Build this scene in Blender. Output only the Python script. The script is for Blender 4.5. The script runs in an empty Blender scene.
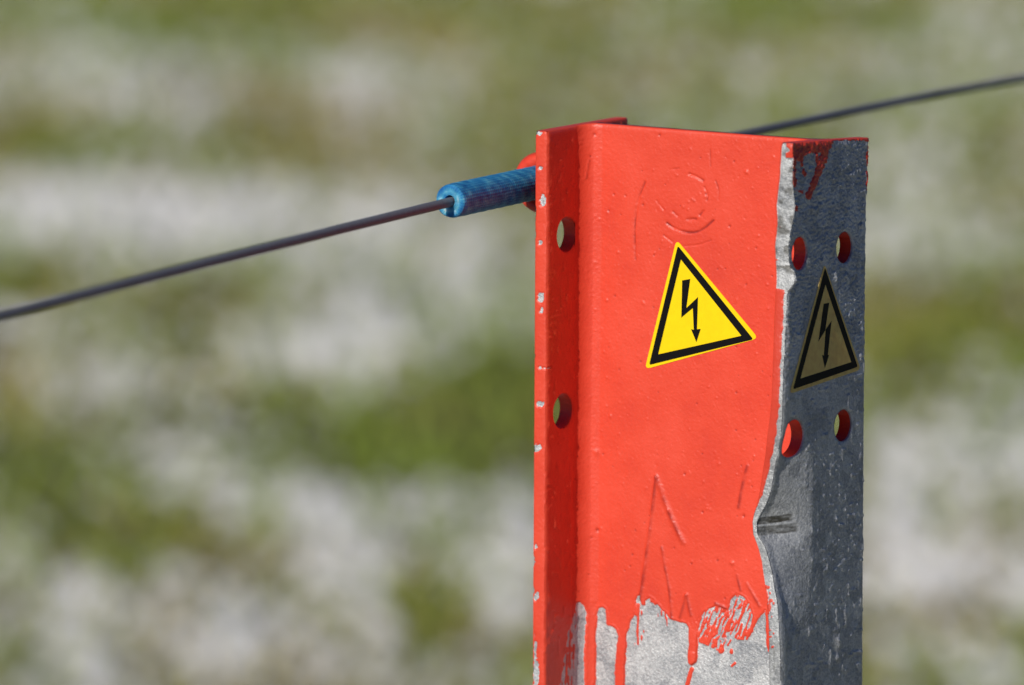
import bpy, bmesh, math
import numpy as np

# ------------------------------------------------------------------ camera, sky, sun, exposure
scene = bpy.context.scene
col = scene.collection
R = math.radians
ZT = 1.40                                   # height of the post top above the ground (m)
D, FPX = 1.8, 5232.34                       # distance to the post (m), focal length in pixels
AL, PH, RO = R(58.797), R(6.9786), R(0.8534)
CXP, CYP, LX, LY = 20.206, 214.34, -0.0097, -0.0017
right0 = np.array([1.0, 0, 0]); up0 = np.array([0, math.sin(PH), math.cos(PH)]); fwd = np.array([0, math.cos(PH), -math.sin(PH)])
CAM = np.array([0, 0, ZT]) - CXP * D / FPX * right0 - CYP * D / FPX * up0 - D * fwd
camR = math.cos(RO) * right0 + math.sin(RO) * up0
camU = -math.sin(RO) * right0 + math.cos(RO) * up0
cam_data = bpy.data.cameras.new('camera'); cam = bpy.data.objects.new('camera', cam_data); col.objects.link(cam)
from mathutils import Matrix, Vector
M = Matrix.Identity(4)
for i in range(3):
    M[i][0], M[i][1], M[i][2], M[i][3] = camR[i], camU[i], -fwd[i], CAM[i]
cam.matrix_world = M
cam_data.sensor_fit = 'HORIZONTAL'; cam_data.sensor_width = 36.0
cam_data.lens = FPX / 1024 * 36.0
cam_data.clip_start = 0.05; cam_data.clip_end = 5000
cam_data.dof.use_dof = True
cam_data.dof.focus_distance = 1.79
cam_data.dof.aperture_fstop = 8.0
scene.camera = cam

SUN_BETA, SUN_EL = R(57.8), R(27)
sx, sy, sz = -math.cos(SUN_BETA) * math.cos(SUN_EL), -math.sin(SUN_BETA) * math.cos(SUN_EL), math.sin(SUN_EL)
world = bpy.data.worlds.new('World'); scene.world = world; world.use_nodes = True
wn = world.node_tree.nodes; wl = world.node_tree.links
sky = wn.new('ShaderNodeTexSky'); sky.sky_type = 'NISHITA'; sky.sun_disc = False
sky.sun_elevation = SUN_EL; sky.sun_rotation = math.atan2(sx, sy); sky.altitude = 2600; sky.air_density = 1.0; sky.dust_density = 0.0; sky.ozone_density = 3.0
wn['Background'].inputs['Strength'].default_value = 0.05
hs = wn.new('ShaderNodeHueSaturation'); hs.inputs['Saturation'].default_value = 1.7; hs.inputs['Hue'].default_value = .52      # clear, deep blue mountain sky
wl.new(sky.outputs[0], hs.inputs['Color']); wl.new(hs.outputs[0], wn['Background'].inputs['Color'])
sun_d = bpy.data.lights.new('sun', 'SUN'); sun_d.energy = 5.0; sun_d.angle = R(0.53); sun_d.color = (1, 0.955, 0.88)
sun = bpy.data.objects.new('sun', sun_d); col.objects.link(sun)
sun.rotation_euler = Vector((sx, sy, sz)).to_track_quat('Z', 'Y').to_euler()
vs = scene.view_settings
vs.view_transform = 'Standard'; vs.look = 'None'; vs.exposure = -0.36; vs.gamma = 1.0; vs.use_curve_mapping = False

# ------------------------------------------------------------------ geometry of the post and its projection
H, B, TF, TW, RF = 100.0, 55.0, 5.0, 4.1, 7.0       # rolled steel I-section, mm
FW = (B - TW) / 2                                   # near face of the web
ca, sa = math.cos(AL), math.sin(AL)

def to_world(w, f, v):
    w, f, v = np.broadcast_arrays(np.asarray(w, float), np.asarray(f, float), np.asarray(v, float))
    x = w * sa + f * ca - LX * v
    y = -w * ca + f * sa - LY * v
    return np.stack([x, y, -v], -1) * 0.001 + np.array([0, 0, ZT])

def world_to_px(P):
    q = P - CAM
    d = q @ fwd
    return 512 + FPX * (q @ camR) / d, 342.5 - FPX * (q @ camU) / d

def wfv_px(w, f, v):
    return world_to_px(to_world(w, f, v))

def solve(px, py, plane, value, n=12):
    """post coordinates (w, f, v) of a pixel on a plane f = value or w = value (value may be a function)"""
    a, v = (50.0, 80.0) if plane == 'f' else (25.0, 80.0)
    for _ in range(n):
        val = value(a, v) if callable(value) else value
        def P(a_, v_):
            return wfv_px(a_, val, v_) if plane == 'f' else wfv_px(val, a_, v_)
        x0, y0 = P(a, v); x1, y1 = P(a + .1, v); x2, y2 = P(a, v + .1)
        J = np.array([[x1 - x0, x2 - x0], [y1 - y0, y2 - y0]]) / .1
        da, dv = np.linalg.solve(J, [px - x0, py - y0])
        a += float(da); v += float(dv)
    val = value(a, v) if callable(value) else value
    return (a, val, v) if plane == 'f' else (val, a, v)

# ---- numeric noise
def vnoise(x, y, seed=0):
    xi = np.floor(x).astype(np.int64); yi = np.floor(y).astype(np.int64)
    xf = x - xi; yf = y - yi
    def h(a, b):
        n = (a * 374761393 + b * 668265263 + seed * 1442695041) & 0xffffffff
        n = ((n ^ (n >> 13)) * 1274126177) & 0xffffffff
        return ((n ^ (n >> 16)) & 0xffff) / 65535.0
    u = xf * xf * (3 - 2 * xf); t = yf * yf * (3 - 2 * yf)
    return (h(xi, yi) * (1 - u) + h(xi + 1, yi) * u) * (1 - t) + (h(xi, yi + 1) * (1 - u) + h(xi + 1, yi + 1) * u) * t

def fbm(x, y, o=3, seed=0):
    s = 0; a = .5; k = 1
    for i in range(o):
        s = s + a * vnoise(x * k, y * k, seed + i * 17); a *= .5; k *= 2.03
    return s / (1 - .5 ** o)

def sstep(a, b, x):
    t = np.clip((x - a) / (b - a), 0, 1)
    return t * t * (3 - 2 * t)

def dist_polyline(x, y, pts):
    d = np.full(x.shape, 1e9)
    for (x0, y0), (x1, y1) in zip(pts[:-1], pts[1:]):
        dx, dy = x1 - x0, y1 - y0; L = dx * dx + dy * dy + 1e-9
        t = np.clip(((x - x0) * dx + (y - y0) * dy) / L, 0, 1)
        d = np.minimum(d, np.hypot(x - x0 - t * dx, y - y0 - t * dy))
    return d

def sdf_poly(x, y, pts):
    """positive inside"""
    d = dist_polyline(x, y, list(pts) + [pts[0]])
    ins = np.zeros(x.shape, bool)
    n = len(pts)
    for i in range(n):
        x0, y0 = pts[i]; x1, y1 = pts[(i + 1) % n]
        if y0 == y1: continue
        c = ((y0 > y) != (y1 > y)) & (x < (x1 - x0) * (y - y0) / (y1 - y0) + x0)
        ins ^= c
    return np.where(ins, d, -d)

def smooth_path(pts, k=2):
    pts = [tuple(map(float, p)) for p in pts]
    for _ in range(k):
        q = [pts[0]]
        for a, b in zip(pts[:-1], pts[1:]):
            q += [(a[0] * .75 + b[0] * .25, a[1] * .75 + b[1] * .25), (a[0] * .25 + b[0] * .75, a[1] * .25 + b[1] * .75)]
        q.append(pts[-1]); pts = q
    return pts

# ------------------------------------------------------------------ materials
def nmat(name):
    m = bpy.data.materials.new(name); m.use_nodes = True
    return m, m.node_tree.nodes, m.node_tree.links, m.node_tree.nodes['Principled BSDF']

def noise_node(n, l, coord, scale, detail=3.0, rough=.5):
    t = n.new('ShaderNodeTexNoise'); t.inputs['Scale'].default_value = scale
    t.inputs['Detail'].default_value = detail; t.inputs['Roughness'].default_value = rough
    l.new(coord, t.inputs['Vector']); return t

def ramp(n, l, fac, stops):
    r = n.new('ShaderNodeValToRGB'); l.new(fac, r.inputs['Fac'])
    e = r.color_ramp.elements
    while len(e) < len(stops): e.new(0.5)
    for k, (p, c) in enumerate(stops):
        e[k].position = p; e[k].color = (c[0], c[1], c[2], 1) if not np.isscalar(c) else (c, c, c, 1)
    return r

def math_node(n, l, op, a, b):
    m = n.new('ShaderNodeMath'); m.operation = op
    for i, s in enumerate((a, b)):
        if isinstance(s, (int, float)): m.inputs[i].default_value = s
        else: l.new(s, m.inputs[i])
    return m.outputs[0]

def painted_steel():
    m, n, l, red = nmat('red_paint_on_galvanised_steel')
    out = n['Material Output']
    tc = n.new('ShaderNodeTexCoord'); co = tc.outputs['Object']
    # --- paint
    big = noise_node(n, l, co, 38, 6, .7)
    rc = ramp(n, l, big.outputs[0], [(.3, (.68, .052, .026)), (.5, (.76, .066, .030)), (.7, (.82, .084, .044))])
    stain_shade_attr = n.new('ShaderNodeAttribute'); stain_shade_attr.attribute_name = 'stain_shade'
    dm = n.new('ShaderNodeMix'); dm.data_type = 'RGBA'; l.new(stain_shade_attr.outputs['Fac'], dm.inputs['Factor']); l.new(rc.outputs[0], dm.inputs['A']); dm.inputs['B'].default_value = (.26, .014, .012, 1)  # coat darkened by painted groove shade and by edge stains
    l.new(dm.outputs['Result'], red.inputs['Base Color'])
    red.inputs['Roughness'].default_value = .44
    red.inputs['Specular IOR Level'].default_value = .45
    peel = noise_node(n, l, co, 900, 2, .5)
    fine = noise_node(n, l, co, 2600, 2, .5)
    s = math_node(n, l, 'ADD', peel.outputs[0], math_node(n, l, 'MULTIPLY', fine.outputs[0], .25))
    b1 = n.new('ShaderNodeBump'); b1.inputs['Strength'].default_value = .7; b1.inputs['Distance'].default_value = .00022
    l.new(s, b1.inputs['Height']); l.new(b1.outputs[0], red.inputs['Normal'])
    # --- galvanised steel
    zn = n.new('ShaderNodeBsdfPrincipled')
    sp = n.new('ShaderNodeTexVoronoi'); sp.inputs['Scale'].default_value = 190; l.new(co, sp.inputs['Vector'])
    zg = noise_node(n, l, co, 700, 5, .7)
    zb = noise_node(n, l, co, 45, 3, .6)
    mixv = math_node(n, l, 'ADD', math_node(n, l, 'MULTIPLY', zg.outputs[0], .65), math_node(n, l, 'MULTIPLY', zb.outputs[0], .35))
    zf = noise_node(n, l, co, 1500, 2, .6)
    mixv = math_node(n, l, 'ADD', mixv, math_node(n, l, 'MULTIPLY', math_node(n, l, 'SUBTRACT', zf.outputs[0], .5), .55))
    hue = n.new('ShaderNodeSeparateColor'); l.new(sp.outputs['Color'], hue.inputs[0])
    mixv = math_node(n, l, 'ADD', mixv, math_node(n, l, 'MULTIPLY', math_node(n, l, 'SUBTRACT', hue.outputs[0], .5), .20))
    zc = ramp(n, l, mixv, [(.32, (.30, .315, .335)), (.5, (.49, .50, .505)), (.68, (.66, .67, .665))])
    st = n.new('ShaderNodeAttribute'); st.attribute_name = 'stain_shade'
    mx = n.new('ShaderNodeMix'); mx.data_type = 'RGBA'; l.new(st.outputs['Fac'], mx.inputs['Factor'])
    l.new(zc.outputs[0], mx.inputs['A']); mx.inputs['B'].default_value = (.075, .07, .055, 1)
    l.new(mx.outputs['Result'], zn.inputs['Base Color'])
    zn.inputs['Metallic'].default_value = .35
    zr = ramp(n, l, zg.outputs[0], [(.3, .34), (.7, .55)]); l.new(zr.outputs[0], zn.inputs['Roughness'])
    zh = noise_node(n, l, co, 1000, 4, .65)
    b2 = n.new('ShaderNodeBump'); b2.inputs['Strength'].default_value = .9; b2.inputs['Distance'].default_value = .0004
    l.new(zh.outputs[0], b2.inputs['Height']); l.new(b2.outputs[0], zn.inputs['Normal'])
    # --- where paint covers the zinc
    at = n.new('ShaderNodeAttribute'); at.attribute_name = 'paint'
    en = noise_node(n, l, co, 1600, 2, .6)
    f = math_node(n, l, 'ADD', at.outputs['Fac'], math_node(n, l, 'MULTIPLY', math_node(n, l, 'SUBTRACT', en.outputs[0], .5), .35))
    rp = n.new('ShaderNodeMapRange'); rp.inputs['From Min'].default_value = -.04; rp.inputs['From Max'].default_value = .06
    l.new(f, rp.inputs['Value'])
    ms = n.new('ShaderNodeMixShader'); l.new(rp.outputs[0], ms.inputs[0]); l.new(zn.outputs[0], ms.inputs[1]); l.new(red.outputs[0], ms.inputs[2])
    l.new(ms.outputs[0], out.inputs['Surface'])
    return m
STEEL = painted_steel()

def plain(name, color, rough=.4, bump=0., scale=300, metallic=0., spec=.5, var=.12):
    m, n, l, p = nmat(name)
    tc = n.new('ShaderNodeTexCoord')
    t = noise_node(n, l, tc.outputs['Object'], scale, 4, .6)
    r = ramp(n, l, t.outputs[0], [(.3, tuple(c * (1 - var) for c in color)), (.7, tuple(min(1, c * (1 + var)) for c in color))])
    l.new(r.outputs[0], p.inputs['Base Color'])
    p.inputs['Roughness'].default_value = rough; p.inputs['Metallic'].default_value = metallic; p.inputs['Specular IOR Level'].default_value = spec
    if bump:
        b = n.new('ShaderNodeBump'); b.inputs['Strength'].default_value = .6; b.inputs['Distance'].default_value = bump
        l.new(t.outputs[0], b.inputs['Height']); l.new(b.outputs[0], p.inputs['Normal'])
    return m
YELLOW = plain('yellow_sticker_film', (.93, .665, .003), .45, .00003, 300, var=.04, spec=.25)
YELLOW_SHADED = plain('shade_toned_yellow_sticker_film', (1.0, .62, .17), .7, .0002, 260, var=.15)  # same yellow film, warm light on the shaded flange put into its colour
BLACK = plain('black_sticker_print', (.004, .004, .004), .55, .00003, 300, spec=.12)
RED = plain('red_enamel', (.74, .056, .026), .4, .0003, 500)
WIRE = plain('dark_steel_wire', (.15, .16, .185), .55, .0002, 700, metallic=0.0, spec=.3)

# ------------------------------------------------------------------ mesh helpers
BASE = to_world(H / 2, B / 2, 0) ; BASE = np.array([BASE[0], BASE[1], 0.0])

def make_mesh(name, verts, faces, mat, parent=None, origin=None, smooth=True, attrs=None):
    me = bpy.data.meshes.new(name)
    v = np.asarray(verts, float).reshape(-1, 3)
    o = np.zeros(3) if origin is None else np.asarray(origin, float)
    if isinstance(faces, np.ndarray):
        nf, k = faces.shape
        me.vertices.add(len(v)); me.vertices.foreach_set('co', (v - o).astype(np.float32).ravel())
        me.loops.add(nf * k); me.loops.foreach_set('vertex_index', faces.astype(np.int32).ravel())
        me.polygons.add(nf); me.polygons.foreach_set('loop_start', np.arange(0, nf * k, k, dtype=np.int32))
        me.update(calc_edges=True)
    else:
        me.from_pydata((v - o).tolist(), [], [list(f) for f in faces]); me.update()
    if attrs:
        for k_, a in attrs.items():
            at = me.attributes.new(k_, 'FLOAT', 'POINT'); at.data.foreach_set('value', np.asarray(a, np.float32).ravel())
    me.polygons.foreach_set('use_smooth', [smooth] * len(me.polygons))
    me.materials.append(mat)
    ob = bpy.data.objects.new(name, me); col.objects.link(ob)
    if parent is not None: ob.parent = parent
    elif origin is not None: ob.location = o
    return ob

def grid_faces(nr, nc, closed=False):
    i = np.arange(nr - 1)[:, None]; j = np.arange(nc if closed else nc - 1)[None, :]
    j2 = (j + 1) % nc
    a = i * nc + j; b = i * nc + j2; c = (i + 1) * nc + j2; d = (i + 1) * nc + j
    return np.stack([a, d, c, b], -1).reshape(-1, 4)

def tag(o, label=None, cat=None, group=None, kind=None):
    if label: o['label'] = label
    if cat: o['category'] = cat
    if group: o['group'] = group
    if kind: o['kind'] = kind

# ------------------------------------------------------------------ the ground: meadow with melting snow
def ground_z(x, y):
    s = np.maximum(y - 2.5, 0)
    far = np.maximum(y - 60, 0)
    z = .13 * s * s / (s + 1.5) - .08 * far * far / (far + 60)
    return z + .05 * (fbm(x * .7 + 9, y * .7, 3, 5) - .5) * sstep(0.6, 3, np.hypot(x - .05, y)) + 1.2 * (fbm(x * .02, y * .02, 3, 8) - .5) * sstep(25, 90, np.hypot(x, y))

# pale and green patches, as (pixel x, pixel y, half width, half height, amount)
BLOBS = [(60, 75, 90, 34, .30), (160, 105, 100, 36, .28), (395, 95, 75, 45, .28), (660, 30, 70, 22, .20), (850, 65, 80, 40, .18), (960, 20, 60, 22, .14), (1000, 60, 60, 40, .16), (480, 60, 60, 30, .1),
         (90, 215, 130, 38, .62), (200, 225, 80, 38, .45), (340, 210, 110, 36, .30), (430, 250, 80, 40, .34), (480, 300, 60, 40, .2),
         (300, 330, 110, 55, .42), (360, 375, 70, 34, .36), (90, 390, 60, 45, .34), (40, 330, 50, 26, .22), (190, 470, 50, 40, .34), (280, 495, 60, 28, .28), (345, 535, 55, 36, .38),
         (245, 640, 65, 36, .52), (90, 640, 75, 46, .40), (15, 575, 40, 46, .40), (500, 560, 55, 60, .50), (370, 645, 60, 40, .30), (450, 675, 70, 24, .34), (180, 590, 60, 24, .22), (330, 585, 50, 24, .25),
         (965, 455, 80, 50, .36), (985, 570, 80, 34, .52), (895, 560, 50, 50, .34), (950, 650, 90, 26, .34), (930, 240, 90, 44, .26), (900, 180, 60, 30, .18), (905, 470, 40, 40, .3), (700, 480, 120, 120, .2),
         (25, 142, 70, 26, -.42), (210, 305, 55, 40, -.42), (440, 425, 130, 50, -.62), (520, 400, 60, 60, -.3), (330, 440, 60, 24, -.22), (135, 535, 85, 32, -.50), (150, 505, 40, 30, -.2), (430, 625, 36, 46, -.46), (25, 275, 55, 22, -.38),
         (900, 335, 100, 46, -.36), (965, 300, 55, 26, -.28), (250, 20, 120, 26, -.28), (260, 150, 80, 28, -.36), (580, 40, 60, 40, -.26), (800, 15, 100, 22, -.42), (500, 170, 60, 40, -.2), (45, 460, 50, 50, -.28), (890, 405, 60, 26, -.26), (1010, 340, 40, 50, -.1), (420, 20, 80, 26, -.2), (20, 510, 30, 26, -.2)]

def snow_field(x, y):
    z = ground_z(x, y)
    px, py = world_to_px(np.stack([x, y, z], -1))
    front = y > 3.0
    F = np.full(x.shape, .405)
    for bx, by, rx, ry, a in BLOBS:
        F = F + np.where(front, .62 * a * np.exp(-((px - bx) / rx) ** 2 - ((py - by) / ry) ** 2), 0)
    out = np.clip(np.maximum(np.abs(px - 512) / 512 - 1.05, np.maximum(-py / 342, (py - 685) / 342)) * 4, 0, 1)
    out = np.where(front, out, 1)
    F = F + out * (fbm(x * 3.2 + 50, y * 1.6, 2, 31) - .5) * 1.1
    return F

def patch_noise(x, y):
    return fbm(x * 48, y * 26, 2, 61)

def grid_axis(segs):
    out = [segs[0][0]]
    for a, b, n in segs: out += list(np.linspace(a, b, n + 1)[1:])
    return np.array(out)

gx = grid_axis([(-1500, -200, 8), (-200, -20, 20), (-20, -4, 32), (-4, 4, 160), (4, 20, 32), (20, 200, 20), (200, 1500, 8)])
gy = grid_axis([(-800, -60, 8), (-60, -6, 24), (-6, 2, 32), (2, 16, 280), (16, 60, 44), (60, 1500, 40)])
GX, GY = np.meshgrid(gx, gy)
GZ = ground_z(GX, GY)
gm, n, l, p = nmat('meadow_soil_and_moss')
geo = n.new('ShaderNodeNewGeometry'); co = geo.outputs['Position']
t1 = noise_node(n, l, co, 2.2, 5, .6); t2 = noise_node(n, l, co, 30, 4, .6)
mixf = math_node(n, l, 'ADD', math_node(n, l, 'MULTIPLY', t1.outputs[0], .6), math_node(n, l, 'MULTIPLY', t2.outputs[0], .4))
rr = ramp(n, l, mixf, [(.36, (.05, .04, .022)), (.48, (.065, .06, .022)), (.62, (.068, .075, .02))])
l.new(rr.outputs[0], p.inputs['Base Color']); p.inputs['Roughness'].default_value = .9
bb = n.new('ShaderNodeBump'); bb.inputs['Strength'].default_value = .8; bb.inputs['Distance'].default_value = .02; l.new(t2.outputs[0], bb.inputs['Height']); l.new(bb.outputs[0], p.inputs['Normal'])
gr = make_mesh('ground', np.stack([GX, GY, GZ], -1), grid_faces(len(gy), len(gx))[:, ::-1], gm)
tag(gr, 'olive green alpine meadow rising gently behind the fence post', kind='structure')

# thin melting snow lying in the grass
def snow_sheet(xs, ys, hole=None):
    SX, SY = np.meshgrid(xs, ys)
    thick = (snow_field(SX, SY) - 1.02) + (patch_noise(SX, SY) - .5) * 1.25 + .5
    SZ = ground_z(SX, SY) + np.clip(thick, -.12, .5) * .055
    fs = grid_faces(len(ys), len(xs))[:, ::-1]
    keep = thick.ravel()[fs].max(1) > -.05
    if hole is not None:
        cx, cy = SX.ravel()[fs].mean(1), SY.ravel()[fs].mean(1)
        keep &= ~((cx > hole[0]) & (cx < hole[1]) & (cy > hole[2]) & (cy < hole[3]))
        keep &= np.hypot(cx - .05, cy) > .25
    fs = fs[keep]; used = np.unique(fs); remap = np.zeros(SX.size, np.int64); remap[used] = np.arange(len(used))
    return np.stack([SX, SY, SZ], -1).reshape(-1, 3)[used], remap[fs]
sv1, sf1 = snow_sheet(np.arange(-2.8, 2.8, .0125), np.arange(3.2, 16.0, .02))
sv2, sf2 = snow_sheet(np.arange(-11, 11, .045), np.arange(-3.5, 26, .055), (-2.78, 2.78, 3.22, 15.95))
sm, n, l, p = nmat('old_melting_snow')
geo = n.new('ShaderNodeNewGeometry'); co = geo.outputs['Position']
t1 = noise_node(n, l, co, 25, 4, .6)
rr = ramp(n, l, t1.outputs[0], [(.3, (.66, .655, .64)), (.7, (.82, .815, .80))])
l.new(rr.outputs[0], p.inputs['Base Color']); p.inputs['Roughness'].default_value = .75
sb = n.new('ShaderNodeBump'); sb.inputs['Distance'].default_value = .01; sb.inputs['Strength'].default_value = .6; l.new(t1.outputs[0], sb.inputs['Height']); l.new(sb.outputs[0], p.inputs['Normal'])
sn = make_mesh('snow', np.concatenate([sv1, sv2]), np.concatenate([sf1, sf2 + len(sv1)]), sm)
tag(sn, 'thin grey white patches of melting snow among the grass', 'snow', kind='stuff')

# grass blades
rng = np.random.default_rng(4)
NB = 130000
bx = rng.uniform(-3.2, 3.2, NB); by = rng.uniform(3.0, 16.0, NB)
big = np.ones(NB)
NX = 260000
bx = np.concatenate([bx, rng.uniform(-11, 11, NX)]); by = np.concatenate([by, rng.uniform(-3.5, 26, NX)]); big = np.concatenate([big, np.full(NX, 1.5)])
NB += NX
lone = (np.abs(bx) < 3.2) & (by > 3) & (by < 16) & (big > 1)
bx, by, big = bx[~lone], by[~lone], big[~lone]; NB = len(bx)
ft = (snow_field(bx, by) - 1.02) + (patch_noise(bx, by) - .5) * 1.25 + .5
ok = ft < .06 + rng.uniform(-.05, .12, NB)
ok &= np.hypot(bx - .05, by) > .12
bx, by, big = bx[ok], by[ok], big[ok]; NB = len(bx)
bz = ground_z(bx, by)
hgt = rng.uniform(.02, .055, NB) * big; wd = rng.uniform(.003, .006, NB) * big; an = rng.uniform(0, 2 * np.pi, NB); ln = rng.uniform(.2, 1.0, NB) * hgt; la = rng.uniform(0, 2 * np.pi, NB)
c0 = np.stack([bx, by, bz - .004], -1)
sidev = np.stack([np.cos(an) * wd, np.sin(an) * wd, 0 * an], -1)
tip = c0 + np.stack([np.cos(la) * ln, np.sin(la) * ln, hgt], -1)
mid = (c0 + tip) / 2 + np.stack([0 * an, 0 * an, hgt * .18], -1)
V = np.stack([c0 - sidev, c0 + sidev, mid + sidev * .7, tip, mid - sidev * .7], 1).reshape(-1, 3)
Fc = (np.arange(NB)[:, None] * 5 + np.array([0, 1, 2, 3, 4])[None, :])
gmat, n, l, p = nmat('winter_grass_blades')
geo = n.new('ShaderNodeNewGeometry')
t1 = noise_node(n, l, geo.outputs['Position'], 1.6, 3, .5)
rpi = n.new('ShaderNodeMapRange'); l.new(geo.outputs['Random Per Island'], rpi.inputs['Value']); rpi.inputs['To Min'].default_value = -.15; rpi.inputs['To Max'].default_value = .15
rr = ramp(n, l, math_node(n, l, 'ADD', t1.outputs[0], rpi.outputs[0]), [(.28, (.37, .29, .115)), (.42, (.33, .30, .055)), (.56, (.22, .30, .03))])
l.new(rr.outputs[0], p.inputs['Base Color']); p.inputs['Roughness'].default_value = .6
gs = make_mesh('grass', V, Fc, gmat, smooth=False)
tag(gs, 'short olive and dry brown grass between the snow patches', 'grass', kind='stuff')

# ------------------------------------------------------------------ the fence post
post = bpy.data.objects.new('fence_post', None); col.objects.link(post); post.location = BASE.tolist()
tag(post, 'red painted steel I-beam fence post with peeling paint and warning stickers', 'fence post')

# height of the cut top (mm above nominal) at a place of the section
def top_lift(w, f):
    u = np.clip(w / H, 0, 1); t = np.clip(f / B, 0, 1)
    bl = (1 - u) * ((1 - t) * -.75 + t * .75) + u * ((1 - t) * .55 + t * -1.0)
    return bl + .95 * (1 - u) ** 1.5 * np.exp(-((t - .45) / .3) ** 2) * sstep(2, 9, w)

VMAX = 208.0
vrows = np.concatenate([np.array([0, .25, .5, .8]), np.arange(1.1, VMAX, .29), np.array([215, 240, 300, 450, 700, 1000, 1300, ZT * 1000 + 120])])
def v_of(rows, w, f):
    """rows ease from the uneven cut top to the nominal height"""
    lift = top_lift(w, f)
    return rows - lift * np.clip(1 - rows / 60.0, 0, 1)

# traced outlines, in pixels of the photograph
PAINT_EDGE = [(559.8, 700), (559.8, 685), (562.6, 667.7), (564.7, 655), (568, 633), (573, 619.8), (575, 613), (576.2, 603), (579.3, 602.2), (583.4, 604.6), (586, 610.8), (586, 622), (584.4, 635.8), (583.8, 656.6), (584.4, 685), (585, 712), (590, 722), (596, 712),
              (596.3, 685), (596.6, 656.6), (595.9, 634.4), (597.3, 624.7), (597.7, 612), (599.4, 607.8), (602.4, 607), (605.6, 610), (606.3, 617.7), (606.7, 624.7), (609.8, 626), (614, 626.8), (616.7, 630), (617.7, 637), (616.7, 648), (614.9, 667.7), (614.9, 685), (615, 735), (620, 742), (625, 735),
              (625, 685), (625.7, 667.7), (626.8, 645.5), (627.1, 633), (629.9, 627.5), (631, 619), (634, 616.4), (636.1, 606), (637.4, 596), (640, 595), (641, 605.3), (644.6, 605.3), (646, 601.4), (649.6, 597.2), (653, 600), (654.5, 605.3), (657.6, 603.7), (660.6, 609), (666, 613), (669.5, 619), (676, 620.6), (681.3, 622.6), (686.7, 624), (688.5, 627.5),
              (689, 644.3), (687.4, 656.6), (688.5, 663.5), (692, 665.5), (696.2, 663.5), (698.2, 656.6), (697.9, 644.3), (698.6, 630.6), (697.4, 621.4), (702, 614.5), (709.7, 609), (715.8, 605.3), (723.5, 609), (728, 609), (731, 600), (736.5, 593), (743.4, 596.9), (749.5, 604.5), (752.6, 615.2), (751, 624.4), (747.2, 638.2), (750.3, 636.7), (757.9, 619.8), (765.6, 609.9), (767.2, 652), (769, 656), (771, 640), (772, 600)]
PAINT_POLY = [(400, 780), (557, 780)] + PAINT_EDGE + [(900, 600), (900, -200), (400, -200)]
DRY = [(697, 622), (702, 613), (716, 604), (728, 607), (736, 592), (750, 603), (753, 616), (748, 640), (738, 640), (729, 634), (722, 652), (712, 648), (699, 642)]
GROOVES = [  # polyline, half width px, depth mm (positive = raised)
    ([(645.5, 182), (640, 195), (636, 214), (634.8, 233.5), (636, 259)], 1.0, -.26),
    ([(667.4, 223), (674.6, 228.7), (689, 233.2), (702, 231), (714, 220)], 1.25, -.36),
    ([(690, 174), (697, 176.5), (703.5, 180.5)], 1.3, -.38), ([(705, 187), (708, 193.4), (707.5, 200)], 1.0, -.25),
    ([(716, 180.5), (719.3, 188.5), (718.8, 199.8)], .9, -.2), ([(687.5, 219.4), (696.3, 219)], 1.2, -.35), ([(700.3, 215), (703.9, 211)], 1.1, -.3),
    ([(673.8, 212), (678, 216)], 1.1, -.25), ([(657, 200.6), (664, 209.4)], 1.0, -.2), ([(664, 235), (673, 242)], 1.0, -.2), ([(684, 246), (700, 245), (711.6, 240)], .9, -.16), ([(668, 170), (679.4, 168)], .9, -.14),
    ([(710.7, 150), (711, 166)], .9, -.16), ([(692, 199), (695, 201)], 1.2, .25),
    ([(656.6, 476), (652.8, 509), (648, 545), (642, 589), (640, 600)], 1.7, .34), ([(657, 478), (668, 509), (675.5, 526), (684, 542.5)], 2.4, .42),
    ([(662, 547), (665, 566), (669.9, 589), (672, 618)], 1.5, .2), ([(747.7, 466), (744, 479), (739, 507)], 1.9, .22),
    ([(686.7, 594.6), (680.6, 617)], 1.7, .25), ([(686.7, 594.6), (691.3, 615)], 1.7, .25), ([(747, 583), (760, 606)], 1.6, .22), ([(737, 575), (741, 590)], 1.5, .16),
    ([(716, 603), (726, 608)], 1.6, .25), ([(589, 160), (586, 178)], 1.0, .2)]
DRIPS = [([(599, 100), (598.5, 128), (597, 300), (595.5, 450), (594.5, 600)], 3.6, .16), ([(692, 615), (692.8, 661)], 4.6, .55), ([(590.5, 600), (590, 712)], 5.2, .32), ([(622, 625), (620, 735)], 4.8, .4), ([(692, 656), (692.4, 660)], 5.0, .3)]
CHIPS = [(543, 201, 2.6, 6), (540.5, 242, 2.2, 2.6), (541, 297, 3.0, 6), (542, 310, 2, 2.4), (533, 357, 1.5, 2.4), (541, 404, 3.6, 2.6), (537, 448, 4.6, 3.8), (533, 561, 1.8, 3.2), (536.5, 596, 2.6, 4), (533.5, 590, 1.3, 3), (535, 655, 1.6, 14), (536, 672, 3.2, 16), (538, 133, 3.4, 2.6), (534.4, 212, 1, 6), (534, 232, 1, 4), (541, 368, 1.4, 1.6), (546, 368, 3.5, .8), (541, 168, 2, 1.3), (536, 546, 1.2, 2)]
rngp = np.random.default_rng(11)
PIMPLES = [(rngp.uniform(545, 775), rngp.uniform(135, 600), rngp.uniform(.8, 1.5), rngp.choice([1, 1, -1]) * rngp.uniform(.08, .24)) for _ in range(330)] + [(rngp.uniform(600, 775), rngp.uniform(135, 600), rngp.uniform(.6, .9), rngp.choice([1, -1]) * rngp.uniform(.06, .16)) for _ in range(450)]
PIMPLES += [(rngp.uniform(546, 576), rngp.uniform(140, 680), rngp.uniform(.8, 1.6), rngp.uniform(.1, .35)) for _ in range(150)]
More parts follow.
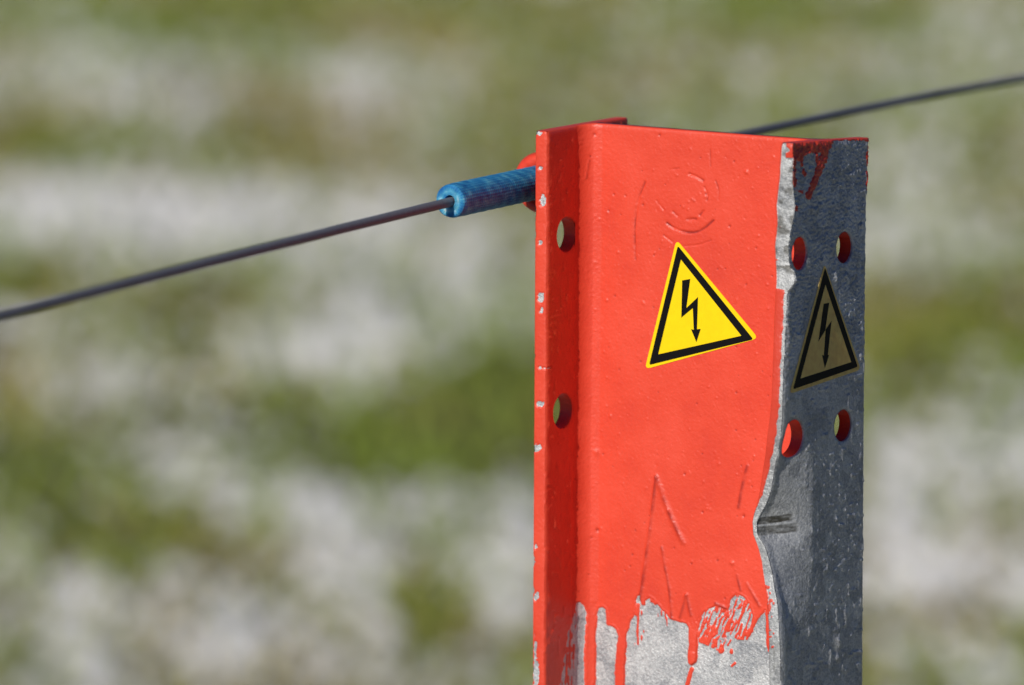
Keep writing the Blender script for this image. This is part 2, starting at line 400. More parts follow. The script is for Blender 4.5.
PIMPLES += [(598, 530, 1.8, -.5), (597, 452, 3, .35), (733, 563, 2.2, .4), (744, 516, 1.6, -.4), (685, 474, 1.4, -.35), (703, 512, 1.4, -.3), (595, 134, 1.6, -.4), (660, 135, 1.5, -.35), (730, 226, 1.5, -.35), (607, 300, 1.5, .3), (747, 172, 2, .35)]

def paint_sdf(px, py):
    """signed distance (mm) into the red coat for places on the near side of the post"""
    S = np.full(px.shape, 6.0)
    m = (py > 575) & (py < 790)
    x, y = px[m], py[m]
    wob = (fbm(x * .22, y * .22, 3, 3) - .5) * 2.2
    s = sdf_poly(x, y, PAINT_POLY) + wob
    # dry-brushed patch: broken streaks running down to the left
    d = sdf_poly(x, y, DRY)
    a = (x * .93 + y * .37); b = (y * .93 - x * .37)
    st = (vnoise(a * .66, b * .09, 21) * .6 + vnoise(a * 1.2, b * .3, 22) * .4 - .46 - .003 * (x - 715)) * 9
    s = np.where(d > 0, np.maximum(s, np.minimum(st, d + 1)), s)
    for (pl, r) in [([(692, 669), (690, 675), (687.4, 684)], 2.2), ([(638.6, 604), (637.6, 636)], 1.3), ([(573.7, 645), (573, 658)], 1.4), ([(722, 649.7), (721, 651)], 2.6), ([(731.9, 650), (731.5, 652)], 1.9), ([(735, 663), (732, 666)], 1.3), ([(716, 646), (714, 640)], 1.6), ([(570, 640), (569, 664)], 1.2), ([(567, 655), (565, 684)], 1.3), ([(731, 640), (728, 645)], 1.0), ([(742, 624), (739, 634)], 1.2)]:
        s = np.maximum(s, r - dist_polyline(x, y, pl) + wob * .5)
    # stubbly upper rim of the bare field
    k = (vnoise(x * .55, y * .16, 41) - .62) * 7
    e = (s > -9) & (s < 0) & (x > 634) & (x < 670)
    s = np.where(e, np.maximum(s, np.minimum(k, (s + 9) * .4 - .6)), s)
    e2 = (s > -7) & (s < 0) & (x < 576)
    s = np.where(e2, np.maximum(s, np.minimum((vnoise(x * .6, y * .14, 43) - .55) * 7, (s + 7) * .4 - .5)), s)
    S[m] = s / 2.9
    return S

def surface_relief(px, py):
    """relief of the coat, mm towards the viewer"""
    h = np.zeros(px.shape)
    for pl, r, a in GROOVES:
        xs = [q[0] for q in pl]; ys = [q[1] for q in pl]
        m = (px > min(xs) - 8) & (px < max(xs) + 8) & (py > min(ys) - 8) & (py < max(ys) + 8)
        if not m.any(): continue
        d = dist_polyline(px[m], py[m], smooth_path(pl))
        k = .6 + .8 * vnoise(px[m] * .2, py[m] * .2, 77)
        h[m] += a * k * np.exp(-(d / r) ** 2)
    for pl, r, a in DRIPS:
        xs = [q[0] for q in pl]; ys = [q[1] for q in pl]
        m = (px > min(xs) - 9) & (px < max(xs) + 9) & (py > min(ys) - 9) & (py < max(ys) + 9)
        if not m.any(): continue
        d = dist_polyline(px[m], py[m], pl)
        h[m] += a * np.sqrt(np.clip(1 - (d / r) ** 2, 0, 1)) * (sstep(min(ys) - 4, min(ys) + 28, py[m]) if max(ys) - min(ys) > 20 else 1)
    for x, y, r, a in PIMPLES:
        m = (np.abs(px - x) < 4 * r) & (np.abs(py - y) < 4 * r)
        if m.any(): h[m] += a * np.exp(-(((px[m] - x) / (r * .9)) ** 2 + ((py[m] - y) / r) ** 2))
    h += .10 * (fbm(px * .035, py * .02, 3, 91) - .5) + .05 * (fbm(px * .25, py * .22, 2, 92) - .5)
    return h

def groove_shade(px, py):  # shade painted into the colour of grooves, pits and run ridges
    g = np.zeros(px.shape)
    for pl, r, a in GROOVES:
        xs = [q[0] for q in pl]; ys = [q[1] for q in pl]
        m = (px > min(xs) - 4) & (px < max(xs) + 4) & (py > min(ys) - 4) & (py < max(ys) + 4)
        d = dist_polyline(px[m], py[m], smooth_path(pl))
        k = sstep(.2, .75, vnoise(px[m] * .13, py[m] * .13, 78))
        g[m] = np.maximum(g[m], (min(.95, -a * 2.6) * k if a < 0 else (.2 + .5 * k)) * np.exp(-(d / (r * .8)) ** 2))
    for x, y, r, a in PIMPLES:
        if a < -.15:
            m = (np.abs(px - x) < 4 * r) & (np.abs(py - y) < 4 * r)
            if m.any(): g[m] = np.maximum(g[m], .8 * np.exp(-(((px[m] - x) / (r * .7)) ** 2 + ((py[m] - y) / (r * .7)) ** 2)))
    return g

# ---- web with its four root fillets
def build_web():
    step = .27
    arc = np.linspace(0, np.pi / 2, 26)
    # near side, from left flange to right flange: (w, f, nw, nf)
    P = [(TF + RF - RF * math.cos(t), FW - RF + RF * math.sin(t), math.cos(t), -math.sin(t)) for t in arc]
    P += [(w, FW, 0, -1) for w in np.arange(TF + RF + step, H - TF - RF, step)]
    P += [(H - TF - RF + RF * math.sin(t), FW - RF + RF * math.cos(t), -math.sin(t), -math.cos(t)) for t in arc]
    P = np.array(P); nc = len(P)
    rows = vrows[:, None]
    w0 = P[None, :, 0] + 0 * rows; f0 = P[None, :, 1] + 0 * rows
    v = v_of(rows + 0 * w0, w0, f0)
    px, py = wfv_px(w0, f0, v)
    inz = (rows < VMAX + 1) & (w0 == w0)
    S = np.where(inz, paint_sdf(px, py), -6.0)
    rel = np.where(inz, surface_relief(px, py), 0)
    coat = .30 * sstep(-.02, .45, S) + .14 * np.exp(-((S - .5) / .4) ** 2)
    hgt = coat + rel * sstep(-.2, .5, S)
    # rounded upper arris
    hgt = hgt - .55 * np.exp(-rows / .45)
    w1 = w0 + P[None, :, 2] * hgt; f1 = f0 + P[None, :, 3] * hgt
    front = to_world(w1, f1, v)
    nr = len(vrows)
    # far side
    vb = np.array([0, 100, 210, 500, ZT * 1000 + 120.])[:, None]
    fb0 = B - f0[:1]; wb = w0[:1]
    vbb = v_of(vb + 0 * wb, wb, fb0)
    back = to_world(wb + 0 * vb, fb0 + 0 * vb, vbb)
    nfr = nr * nc
    verts = np.concatenate([front.reshape(-1, 3), back.reshape(-1, 3)])
    faces = [grid_faces(nr, nc), grid_faces(len(vb), nc)[:, ::-1] + nfr]
    j = np.arange(nc - 1)
    faces.append(np.stack([j, j + 1, nfr + j + 1, nfr + j], -1))
    S_all = np.concatenate([S.ravel(), np.full(back.shape[0] * nc, 6.0)])
    stain_shade = np.zeros(S_all.shape); stain_shade[:nfr] = np.where(inz, groove_shade(px, py), 0).ravel()
    return make_mesh('web', verts, np.concatenate(faces), STEEL, post, BASE, attrs={'paint': S_all, 'stain_shade': stain_shade})

# ---- right flange: near edge bent and beaten out of line, traced along its height
EDGE_OUT = [(130, 794), (143, 794), (163, 793.5), (178, 793.5), (192, 794.5), (203, 796), (214, 795.5), (222, 794), (235, 791), (247, 789.5), (262, 790), (268, 792), (273, 796), (282, 796.4), (287, 792), (291, 788.3), (322, 787), (354, 785), (398, 783.2), (417, 783), (437, 781.5), (453, 778.5), (478, 774), (490, 772), (504, 767), (514, 761), (522, 757), (534, 757.5), (547, 766), (560, 770), (572, 773), (588, 775.5), (600, 778), (620, 779.5), (650, 780.8), (685, 781.5), (760, 782)]
EDGE_IN = [(130, 781.3), (143, 781.3), (163, 779.7), (178, 779), (192, 777), (205, 775.5), (222, 776.5), (235, 775.5), (247, 774.3), (262, 775.3), (282, 775.5), (292, 775), (322, 773.5), (354, 772.6), (398, 770.8), (417, 769), (437, 766.5), (453, 765), (478, 761.3), (490, 759.5), (504, 756.5), (514, 753.3), (522, 751.8), (534, 752.6), (547, 757.5), (560, 760.8), (572, 762.5), (588, 765), (600, 766.5), (620, 767.5), (650, 768), (685, 768.5), (760, 769)]
def edge_table(tab, w_nom):
    out = []
    for y, x in tab:
        w, f, v = solve(x, y, 'f', 0.0)
        out.append((v, w - w_nom))
    out.sort(); a = np.array(out); return a[:, 0], a[:, 1]
EO = edge_table(EDGE_OUT, H); EI = edge_table(EDGE_IN, H - TF)
TOE = .036                                                  # flange tilted slightly out of square so it catches grazing sun
def v_at(y): return solve(780.0, y, 'f', 0.0)[2]
_ys = [262, 291, 322, 354, 398, 425, 612, 650, 685, 760]
_vb = np.array([v_at(y) for y in _ys])
_bw = np.array([0.0] + [float(np.interp(v, *EO)) for v in _vb[1:]])
_bv2 = np.array([v_at(y) for y in (398, 470, 575, 640)])
def lip_base(v): return np.interp(v, _vb, _bw) * np.interp(v, _bv2, [1, .15, .15, 1])              # how far the lip reaches past the nominal flange (as an offset along w)
def lip_reach(v): return lip_base(v) * (sa / ca)            # the same as extra width along f
def bend_prof(f, v):
    return np.clip(1 - f / 18.5, 0, 1) ** 1.4
def w_right_out(f, v):
    fe = np.minimum(f, 60.0)
    d = np.interp(v, *EO) - lip_base(v)
    blow = np.where(v > _vb[1], np.minimum(d, 0), 0)
    return H + TOE * (fe - B / 2) + blow * bend_prof(f, v) + (d - blow + TOE * B / 2) * np.clip(1 - f / 3.0, 0, 1) ** 1.3
def w_right_in(f, v):
    d = np.interp(v, *EI) - lip_base(v)
    return H - TF + TOE * (f - B / 2) + d * bend_prof(f, v) + TOE * B / 2 * np.clip(1 - f / 3.0, 0, 1) ** 1.3
FAR_R = (np.array([0, 20, 45, 100, 160, 210, 1600]), np.array([0.6, -.4, -.5, 0, .9, 1.6, 1.6]) - 1.2)

HOLE_R = 6.2
def flange(name, side, holes_px, label):
    wout = (lambda f, v: 0 * f * v) if side == 'L' else w_right_out
    win = (lambda f, v: TF + 0 * f * v) if side == 'L' else w_right_in
    sgn = -1 if side == 'L' else 1                          # outward direction of the outer face along w
    face_plane = (lambda f, v: float(win(np.float64(f), np.float64(v)))) if side == 'L' else (lambda f, v: float(wout(np.float64(f), np.float64(v))))
    holes = [solve(x, y, 'w', face_plane)[1:] + (rf, rv) for x, y, rf, rv in holes_px]
    ff = np.concatenate([np.array([0.0, .12, .3, .55]), np.arange(.9, B - .8, .36), np.array([B - .55, B - .3, B - .12, B])])
    nf = len(ff)
    te = np.linspace(0, 1, 17)[1:-1]                        # steps across the edges
    # loop: outer face near->far, far edge, inner face far->near, near edge
    fl = np.concatenate([ff, np.full(5, B), ff[::-1], np.zeros(len(te))])
    sl = np.concatenate([np.zeros(nf), np.linspace(0, 1, 7)[1:-1], np.ones(nf), te[::-1]])      # 0 = outer, 1 = inner
    nc = len(fl); nr = len(vrows)
    rows = vrows[:, None]
    s = sl[None, :] + 0 * rows
    f = fl[None, :] + 0 * rows
    if side == 'R': f = f + np.interp(rows, *FAR_R) * sstep(30, B, f)
    fb = f
    if side == 'R': f = f + lip_reach(rows) * np.clip(1 - f / 14.0, 0, 1)
    fend = B + (np.interp(rows, *FAR_R) if side == 'R' else 0.0)
    v = v_of(rows + 0 * f, np.full(f.shape, 0. if side == 'L' else H), f)
    inz = rows < VMAX + 1
    # snap to the bolt holes (shared by both faces)
    on_face = (sl == 0) | (sl == 1)
    rmin = np.full(f.shape, 1e9); inside = np.zeros(f.shape, bool)
    for hf, hv, rf, rv in holes:
        r = np.hypot((f - hf) / rf, (v - hv) / rv) * HOLE_R; rmin = np.where(on_face[None, :], np.minimum(rmin, r), rmin)
        ins = (r < HOLE_R) & on_face[None, :]
        inside |= ins
        k = np.where(ins, HOLE_R / np.maximum(r, 1e-3), 1)
        f_ = hf + (f - hf) * k; v_ = hv + (v - hv) * k
        f = np.where(ins, f_, f); v = np.where(ins, v_, v)
    wo = wout(f, v); wi = win(f, v)
    w = wo + (wi - wo) * s
    px, py = wfv_px(w, f, v)
    # rounded arrises
    rnd = .55 * np.exp(-fb / .5) + .5 * np.exp(-np.maximum(fend - f, 0) / .4)
    insgn = np.where(s == 0, -1.0, np.where(s == 1, 1.0, 0.0)) * sgn
    dent = np.where(on_face[None, :], rnd + .35 * np.exp(-np.maximum(rmin - HOLE_R, 0) / .45), 0)
    fe = np.where(on_face[None, :], 0, .28 * (np.abs(2 * s - 1) ** 4)) * np.where(f < 10, 1, -1)
    # relief
    rel = surface_relief(px, py)
    S = np.full(f.shape, 6.0); stain_shade = np.zeros(f.shape); rough = np.zeros(f.shape)
    edge = (~on_face)[None, :] & (f < 10)
    if side == 'L':
        vis = (edge | ((s == 1) & (f < 30)))
        S = np.where(vis & inz, paint_sdf(px, py), S)
        for cx, cy, rx, ry in CHIPS:
            m = (np.abs(px - cx) < rx * 2 + 2) & (np.abs(py - cy) < ry * 2 + 2) & (f < 2.5)
            q = (np.hypot((px[m] - cx) / rx, (py[m] - cy) / ry) - 1) * min(rx, ry) + (fbm(px[m] * .5, py[m] * .4, 2, int(cy)) - .5) * 3.0
            S[m] = np.minimum(S[m], q / 2.9)
        # pinkish worn rim and runny thick coat on the shaded face
        runs = np.where((s == 1), .22 * np.maximum(vnoise(px * .16, py * .05, 101) - .55, 0) * 2 + .25 * np.maximum(vnoise(px * .33, py * .12, 102) - .66, 0) * 3, 0)
        rough = runs + np.where(edge, .16 * (fbm(px * .2, py * .13, 3, 103) - .5), 0)
    else:
        outer = (s == 0)
        x, y = px, py
        # outer face: bare zinc with red runs at the top
        so = sdf_poly(x, y, [(790, 100), (875, 100), (872, 141), (851, 141.5), (843, 140.5), (834, 141.5), (831, 149), (826, 153), (815, 153), (806, 155), (801, 160), (795, 161), (790, 163)])
        for pl, r in [([(828, 143), (824, 156), (818, 172), (813, 186), (808.5, 196)], 3.4), ([(795, 158), (794, 175), (794.5, 186)], 1.7), ([(802, 158), (803, 170), (805, 176)], 1.3), ([(815, 150), (818, 163), (817, 176)], 1.5), ([(796, 190), (802, 192)], 1.2), ([(868, 146), (867.6, 165), (867, 190)], 1.2), ([(795.5, 206), (796, 210)], 1.2)]:
            so = np.maximum(so, r - dist_polyline(x, y, smooth_path(pl)))
        so = so + (fbm(x * .3, y * .3, 3, 7) - .5) * 4.0
        so = np.where(f > B * .5, np.minimum(so, 8), so)
        hole_paint = 1.4 - np.abs(rmin - HOLE_R)
        S = np.where(outer, np.where(inz, so / 2.9, -6), S)
        # near edge: chipped bare steel above, red lower down, bare again at the bottom
        tt = (s - 0.0)                                        # 0 outer .. 1 inner
        nz = fbm(x * .25, y * .18, 3, 9) - .5
        lim = np.interp(y, [100, 286, 290, 330, 400, 440, 480, 505, 518, 540, 552, 575, 600, 612, 640, 660, 2000], [1.6, 1.6, .32, .30, .33, .42, .58, .8, 1.1, 1.1, .95, 1.05, .75, .85, .95, 1.2, 1.4])
        flk = np.where((y > 585) & (y < 655), np.maximum(vnoise(x * .5, y * .3, 12) - .56, 0) * 3.2 * np.clip(1.3 - np.abs(y - 612) / 40, 0, 1), 0)
        flk = flk + np.where((y > 215) & (y < 268), np.maximum(vnoise(x * .4, y * .3, 14) - .6, 0) * 2.4, 0)
        se = (tt - lim + nz * .28 + flk) * 4.2
        se = np.where((y < 158) & (x > 786), np.maximum(se, (vnoise(x * .3, y * .2, 15) - .45) * 4), se)
        S = np.where(edge, se, S)
        # inner face close to the near edge stays red above, bare at the bottom
        S = np.where((s == 1) & (py > 600) & (f < 24), np.minimum(S, (607 - py) / 2.9 + nz * 6), S)
        # bruise on the lip where something struck it
        def band(y0, y1, x1, sd):
            u = (x - 757) / (x1 - 757)
            yc0 = y0 - 4.0 * u; yc1 = y1 - 4.0 * u
            return sstep(yc0 - .8, yc0 + .8, y) * sstep(yc1 + .8, yc1 - .8, y) * sstep(756, 759, x) * sstep(x1 + 2, x1 - 2, x) * (.15 + 1.2 * fbm(x * .14, y * .55, 3, sd))
        b1 = band(518, 525, 792, 51); b2 = band(527, 536, 797, 52)
        stain_shade = np.where(outer, np.clip(b1 * 1.25 + b2 * .85, 0, 1), 0)
        stain_shade = np.maximum(stain_shade, np.where(edge & (y < 290), .75 * sstep(.52, .72, fbm(x * .16, y * .1, 3, 55)), 0))
        stain_shade = np.maximum(stain_shade, np.where(edge & (y > 625), .85 * sstep(.3, .15, np.abs(tt - .38)) * sstep(.4, .55, fbm(x * .1, y * .05, 2, 56)), 0))
        stain_shade = np.maximum(stain_shade, np.where(edge & (np.abs(y - 267) < 1.6), .8, 0))
        stain_shade = np.maximum(stain_shade, np.where(outer, .8 * np.exp(-(((x - 801.5) / 3.4) ** 2 + ((y - 148.5) / 2.6) ** 2)), 0))
        stain_shade = np.maximum(stain_shade, np.where(edge, .22, 0))
        fade = sstep(0, 2.0, rmin - HOLE_R)
        rough = np.where(outer, ((.22 + .45 * sstep(420, 330, y)) * (fbm(x * .75, y * .62, 2, 105) - .5) + .75 * np.maximum(vnoise(x * .33, y * .20, 106) - .74, 0) * 2
                         + .35 * np.maximum(vnoise(x * .22, y * .06, 108) - .68, 0) * sstep(380, 480, y)) * fade * (1 - .75 * np.exp(-((x - 785) / 24) ** 2 - ((y - 540) / 75) ** 2)) - .3 * b1 - .15 * b2, 0)
        rough = rough + np.where(edge, .55 * (fbm(x * .12, y * .12, 3, 107) - .5) * np.where(y < 290, 1, .3), 0)
        for bx_, by_, rx_, ry_, a_ in [(838, 643, 2.2, 6, .9), (837, 657, 2, 4, .8), (845, 615, 1.6, 5, .6), (832, 248, 1.4, 4, .6), (835.5, 277, 1.4, 7, .6), (862, 335, 2, 12, .6), (850, 255, 2, 8, .3), (843, 652, 3, 3, .2), (858, 652, 6, 1.5, .4), (808, 255, 4, 12, .35)]:
            rough = rough + np.where(outer, a_ * np.exp(-((x - bx_) / rx_) ** 2 - ((y - by_) / ry_) ** 2), 0)
        flat = sstep(-4, 0, sdf_poly(x, y, [(824.4, 263.5), (789.3, 394), (860.7, 369.6)]))       # smooth film bed under the sticker
        rough = np.where(outer, rough * (1 - flat), rough)
        rel = np.where(outer, 0, rel)
    coat = .28 * sstep(-.02, .4, S)
    hgt = np.where(inz, coat + rel * .8 + rough, 0)
    near_out = np.where(on_face[None, :], 0, -1.0) * np.where(f < 10, 1, -1)     # edge faces move along f
    hgt = hgt - .5 * np.exp(-rows / .45)
    w = w + insgn * -1 * 0 + np.where(s == 0, sgn * (hgt - dent), np.where(s == 1, -sgn * (hgt - dent), 0))
    f = f + near_out * hgt + fe
    verts = to_world(w, f, v).reshape(-1, 3)
    faces = grid_faces(nr, nc, True)
    if sgn > 0: faces = faces[:, ::-1]
    faces = faces[~inside.ravel()[faces].all(1)]
    # cut top: join outer and inner rows
    jo = np.arange(nf - 1); ji = (nf + 5 + nf - 1) - np.arange(nf)
    cap = np.stack([jo, jo + 1, ji[1:], ji[:-1]], -1)
    ecap = np.concatenate([[nf - 1], nf + np.arange(5), [nf + 5]])
    ncap = np.concatenate([[2 * nf + 4], 2 * nf + 5 + np.arange(len(te)), [0]])
    faces = np.concatenate([faces, cap])
    # walls of the bolt holes
    extra = []; exf = []; base = len(verts); exS = []
    for hf, hv, rf, rv in holes:
        K = 64; t = np.linspace(0, 2 * np.pi, K, endpoint=False); lv = np.linspace(0, 1, 9)
        F_ = hf + rf * np.cos(t)[None, :] + 0 * lv[:, None]; V_ = hv + rv * np.sin(t)[None, :] + 0 * lv[:, None]
        wo = wout(F_, V_) - sgn * .12; wi = win(F_, V_) + sgn * .12
        jit = .12 * (vnoise(F_ * 1.3, V_ * 1.3, 5) - .5)
        W_ = wo + (wi - wo) * lv[:, None]
        extra.append(to_world(W_, F_ + jit, V_ + jit).reshape(-1, 3))
        q = grid_faces(len(lv), K, True) + base; exf.append(q); base += K * len(lv)
        exS.append(np.repeat(np.clip((lv - .12) * 9, -1, 6) if side == 'R' else np.full(9, 6.), K))
    verts = np.concatenate([verts] + extra); faces = np.concatenate([faces] + exf)
    S_all = np.concatenate([S.ravel()] + exS); st_all = np.concatenate([stain_shade.ravel(), np.zeros(len(S_all) - stain_shade.size)])
    me_faces = [faces]
    ob = make_mesh(name, verts, faces, STEEL, post, BASE, attrs={'paint': S_all, 'stain_shade': st_all})
    # end fans of the cut top
    bm = bmesh.new(); bm.from_mesh(ob.data); bm.verts.ensure_lookup_table()
    for loop in (ecap, ncap):
        try: bm.faces.new([bm.verts[int(i)] for i in loop]).smooth = True
        except ValueError: pass
    bmesh.ops.recalc_face_normals(bm, faces=bm.faces)
    bm.to_mesh(ob.data); bm.free()
    if label: ob['label'] = label
    return ob

web = build_web()
flange('flange', 'L', [(566.5, 234.5, 6.4, 6.2), (562.6, 411, 6.4, 6.2)], 'red flange with chipped paint along its edge')
flange('flange', 'R', [(799.8, 253.5, 5.1, 5.6), (844.6, 247.5, 5.5, 5.4), (792.8, 438.5, 6.6, 6.5), (843.2, 425.5, 6.0, 5.5)], 'bare zinc grey flange with four bolt holes and a bent lip')

# ---- warning stickers
def round_tri(c, r, n=6, m=10):
    """outline with rounded corners, evenly sampled sides"""
    c = np.array(c, float); out = []
    for i in range(3):
        p, a, b = c[i], c[i - 1], c[(i + 1) % 3]
        u = (a - p) / np.linalg.norm(a - p); w_ = (b - p) / np.linalg.norm(b - p)
        p0 = p + u * r; p1 = p + w_ * r
        for t in np.linspace(0, 1, n):
            out.append((1 - t) ** 2 * p0 + 2 * t * (1 - t) * p + t * t * p1)
        nxt = c[(i + 1) % 3] - w_ * r
        for t in np.linspace(0, 1, m + 2)[1:-1]: out.append(p1 * (1 - t) + nxt * t)
    return np.array(out)

def sticker(plane, outer, b_out, b_in, arrow, film, label, rr=(7, 2.6, 1.0)):
    def at(pts, off):
        res = []
        for x, y in pts:
            if plane == 'web':
                w, f, v = solve(x, y, 'f', FW - .42); res.append(to_world(w, f - off, v))
            else:
                w, f, v = solve(x, y, 'w', lambda f, v: float(w_right_out(np.float64(max(f, 0)), np.float64(v))) + .06); res.append(to_world(w + off, f, v))
        return np.array(res)
    def solid(name, rings, parent, z0, z1, mat, close_center):
        """rings: list of equal-length pixel loops from the outside in"""
        K = len(rings[0]); vt = []; fc = []
        vt.append(at(rings[0], z0))
        for r in rings: vt.append(at(r, z1))
        nring = len(vt)
        for i in range(nring - 1):
            for j in range(K):
                a = i * K + j; b = i * K + (j + 1) % K
                fc.append((a, b, b + K, a + K))
        if close_center: fc.append(tuple(range((nring - 1) * K, nring * K)))
        else:
            vt.append(at(rings[-1], z0))
            for j in range(K):
                a = (nring - 1) * K + j; b = (nring - 1) * K + (j + 1) % K; fc.append((a, b, b + K, a + K))
        o = make_mesh(name, np.concatenate(vt), fc, mat, parent, BASE, smooth=False)
        bm = bmesh.new(); bm.from_mesh(o.data); bmesh.ops.recalc_face_normals(bm, faces=bm.faces)
        bm.to_mesh(o.data); bm.free(); return o
    o = round_tri(outer, rr[0]); c = o.mean(0)
    back = solid('warning_sticker', [c + (o - c) * k for k in (1, .98, .85, .7, .55, .4, .25, .1)], post, -.12 if plane == 'flange' else -.30, .08, film, True)
    if label: back['label'] = label
    bo, bi = round_tri(b_out, rr[1]), round_tri(b_in, rr[2])
    solid('black_border', [bo * (1 - t) + bi * t for t in (0, .33, .66, 1)], back, .05, .12, BLACK, False)
    a = np.array(arrow, float)
    vt = np.concatenate([at(a, .05), at(a, .12)]); K = len(a)
    fc = [tuple(range(K, 2 * K))] + [(j, (j + 1) % K, K + (j + 1) % K, K + j) for j in range(K)]
    ar = make_mesh('lightning_arrow', vt, fc, BLACK, back, BASE, smooth=False)
    bm = bmesh.new(); bm.from_mesh(ar.data); bmesh.ops.recalc_face_normals(bm, faces=bm.faces); bm.to_mesh(ar.data); bm.free()
    return back

def Z(x0, y0, s, pts): return [(x0 + a / s, y0 + b / s) for a, b in pts]
sticker('web', Z(640, 235, 4.896, [(179, 22), (24, 657), (580, 506)]), Z(640, 235, 4.896, [(186, 52), (45, 637), (556, 511)]), Z(640, 235, 4.896, [(201, 120), (90, 584), (497, 493)]),
        Z(640, 235, 4.896, [(207, 222), (247, 215), (228, 357), (285, 303), (280, 461), (298, 460), (277, 525), (250, 460), (264, 464), (259, 358), (203, 405)]), YELLOW, 'clean bright yellow high voltage triangle on the red web', (6, 2.6, .6))
sticker('flange', Z(785, 260, 5.074, [(200, 18), (22, 680), (384, 556)]), Z(785, 260, 5.074, [(202, 38), (39, 657), (368, 542)]), Z(785, 260, 5.074, [(204, 124), (77, 602), (335, 518)]),
        Z(785, 260, 5.074, [(195, 222), (223, 217), (203, 356), (235, 308), (216, 481), (222, 482), (201, 549), (187, 482), (196, 484), (205, 354), (168, 414)]), YELLOW_SHADED, 'yellow high voltage triangle on the shaded zinc flange, warm light put into its colour', (5, 2.2, .6))

# ---- eye welded on the far left face, hose insulator and wire run through it
WH, VH = -12.3, None
hx, hy = 505.0, 192.0
w_, f_, VH = solve(hx, hy, 'w', WH)
def hose_pt(f, dz=0.0):
    return to_world(WH, f, VH) + np.array([0, 0, dz])
axis = (to_world(WH, 50, VH) - to_world(WH, 0, VH)); axis /= np.linalg.norm(axis)
outw = np.array([sa, -ca, 0.0]); zup = np.array([0, 0, 1.0])
# torus-like forged eye
Rm, rm = .0093, .0030
U = np.linspace(0, 2 * np.pi, 56, endpoint=False); Vv = np.linspace(0, 2 * np.pi, 20, endpoint=False)
c = hose_pt(27)
pts = []
for u in U:
    d = (math.cos(u) * outw + math.sin(u) * zup) * (1 - .24 * max(0.0, -math.sin(u)))
    for q in Vv:
        rr_ = rm * (1 + .12 * math.sin(3 * u + 1) * math.cos(q))
        pts.append(c + d * (Rm + rr_ * math.cos(q)) + axis * rr_ * 1.15 * math.sin(q))
n_, m_ = len(U), len(Vv)
fc = np.array([(i * m_ + j, ((i + 1) % n_) * m_ + j, ((i + 1) % n_) * m_ + (j + 1) % m_, i * m_ + (j + 1) % m_) for i in range(n_) for j in range(m_)])
make_mesh('eye_ring', np.array(pts), fc, RED, post, BASE)

# wire: traced height along its run
def wire_table():
    res = []
    for x, y in [(0, 317.5), (100, 291), (200, 262.5), (300, 236), (400, 212.5), (440, 204.5), (505, 191.5), (560, 178.5), (640, 159), (750, 133), (850, 109), (940, 91.5), (1024, 80)]:
        w, f, v = solve(x, y, 'w', WH, 25); res.append((f, v))
    return np.array(sorted(res))
WT = wire_table()
cf = np.polyfit(WT[:, 0], WT[:, 1], 3)
def wire_v(f):
    lo, hi = WT[0, 0], WT[-1, 0]
    g = np.clip(f, lo, hi); v = np.polyval(cf, g)
    d = np.polyval(np.polyder(cf), g)
    return v + d * (f - g)
fr = np.concatenate([np.linspace(-3000, WT[0, 0], 30)[:-1], np.linspace(WT[0, 0], WT[-1, 0], 160), np.linspace(WT[-1, 0], 3000, 30)[1:]])
def tube(centres, rad, k, jitter=None):
    P = np.array(centres); T = np.gradient(P, axis=0); T /= np.linalg.norm(T, axis=1)[:, None]
    s_ = np.cross(T, zup); s_ /= np.linalg.norm(s_, axis=1)[:, None]; u_ = np.cross(s_, T)
    a = np.linspace(0, 2 * np.pi, k, endpoint=False)
    r = np.asarray(rad, float) * np.ones((len(P), k)) if np.ndim(rad) < 2 else rad
    return P[:, None, :] + r[..., None] * (np.cos(a)[None, :, None] * s_[:, None, :] + np.sin(a)[None, :, None] * u_[:, None, :])
Wc = to_world(np.full(fr.shape, WH), fr, wire_v(fr))
tv = tube(Wc, .00165, 14)
wo_ = Wc[len(Wc) // 2]
wi = make_mesh('fence_wire', tv.reshape(-1, 3), grid_faces(len(fr), 14, True), WIRE, origin=wo_)
tag(wi, 'dark steel fence wire running through the blue hose', 'wire')

# blue braided hose with a bore
w0_, fn, vn = solve(449.5, 201.3, 'w', WH)
HF = np.linspace(fn, 92, 520)
hc = to_world(np.full(HF.shape, WH), HF, np.interp(HF, [fn, 92], [vn, VH + (wire_v(92.) - wire_v(0.))]))
K = 144
aa = np.linspace(0, 2 * np.pi, K, endpoint=False)
L = (HF - HF[0])[:, None]
braid = np.sin(aa[None, :] * 17 + L * 2.6) * np.sin(-aa[None, :] * 17 + L * 2.6) * 1.1 + .8 * (fbm(L * 1.2 + 0 * aa[None, :], aa[None, :] * 6 + 0 * L, 2, 13) - .5) + .5 * np.sin(aa[None, :] * 5 + L * 1.05)
ro = .0058 + .00010 * braid + .00012 * (fbm(L * .5 + 0 * aa[None, :], aa[None, :] * 2 + 0 * L, 2, 3) - .5)
ro = ro - .0007 * np.exp(-L / .5)
OUT = tube(hc, ro, K); INN = tube(hc, .0021, K)
nv = len(HF) * K
hv_ = np.concatenate([OUT.reshape(-1, 3), INN.reshape(-1, 3)])
hf_ = [grid_faces(len(HF), K, True), grid_faces(len(HF), K, True)[:, ::-1] + nv]
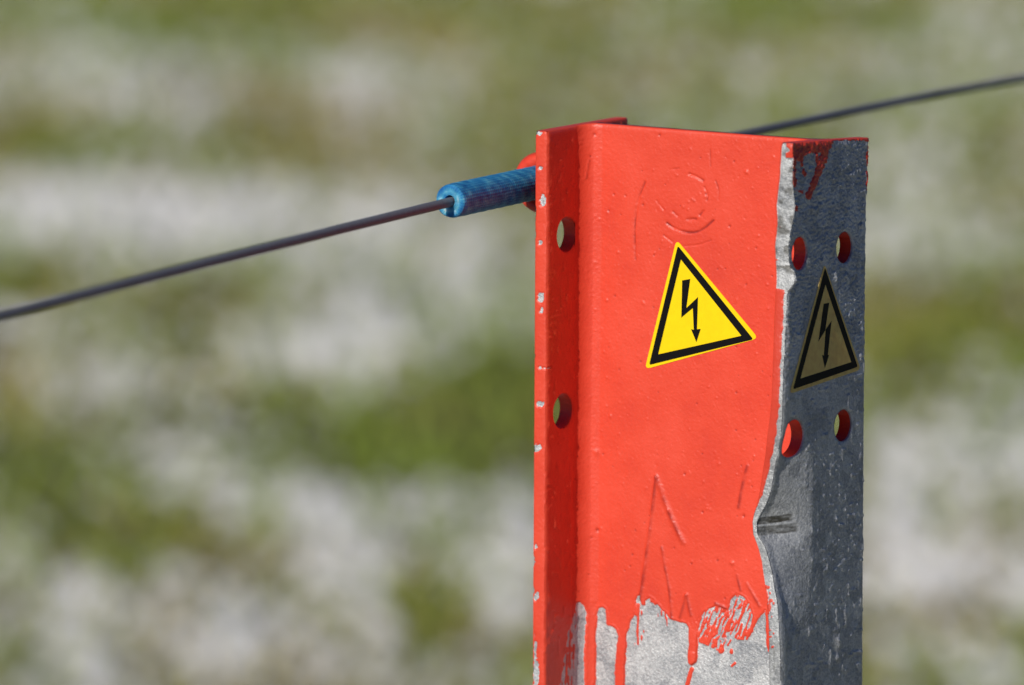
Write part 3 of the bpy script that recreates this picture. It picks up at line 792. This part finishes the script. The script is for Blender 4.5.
# end faces, slightly ragged and dished
j = np.arange(K); j2 = (j + 1) % K
ring = (OUT[0] * .5 + INN[0] * .5) + axis[None, :] * (-.0001 + .0006 * vnoise(aa * 2.2, aa * 0, 4))[:, None]
ridx = len(hv_) + j; r2 = len(hv_) + j2
hv_ = np.concatenate([hv_, ring])
hf_ += [np.stack([j, j2, r2, ridx], -1), np.stack([ridx, r2, nv + j2, nv + j], -1)]
e = (len(HF) - 1) * K
hf_.append(np.stack([e + j, nv + e + j, nv + e + j2, e + j2], -1))
hm, n, l, p = nmat('blue_braided_hose_plastic')
tc = n.new('ShaderNodeAttribute'); tc.attribute_name = 'braid'
t1 = noise_node(n, l, n.new('ShaderNodeTexCoord').outputs['Object'], 260, 4, .6)
fx = math_node(n, l, 'ADD', math_node(n, l, 'MULTIPLY', tc.outputs['Fac'], .13), t1.outputs[0])
rr = ramp(n, l, fx, [(.2, (.012, .09, .28)), (.5, (.03, .21, .44)), (.75, (.10, .38, .55)), (.95, (.42, .58, .66))])
l.new(rr.outputs[0], p.inputs['Base Color']); p.inputs['Roughness'].default_value = .45; p.inputs['Specular IOR Level'].default_value = .2
p.inputs['Subsurface Weight'].default_value = .65; p.inputs['Subsurface Radius'].default_value = (.3, .7, 1.0); p.inputs['Subsurface Scale'].default_value = .006; p.inputs['Coat Weight'].default_value = .08; p.inputs['Coat Roughness'].default_value = .25
hb = n.new('ShaderNodeBump'); hb.inputs['Strength'].default_value = .5; hb.inputs['Distance'].default_value = .0004; l.new(t1.outputs[0], hb.inputs['Height']); l.new(hb.outputs[0], p.inputs['Normal'])
battr = np.concatenate([braid.ravel(), np.zeros(nv), np.full(K, 1.9)])
ho = make_mesh('insulator_hose', hv_, np.concatenate(hf_), hm, origin=hc[0], attrs={'braid': battr})
bm = bmesh.new(); bm.from_mesh(ho.data); bmesh.ops.recalc_face_normals(bm, faces=bm.faces)
av = Vector(axis.tolist())
for f_ in bm.faces:
    if abs(f_.normal.dot(av)) > .6: f_.smooth = False
bm.to_mesh(ho.data); bm.free()
tag(ho, 'short blue braided hose insulating the wire where it passes the post', 'hose')
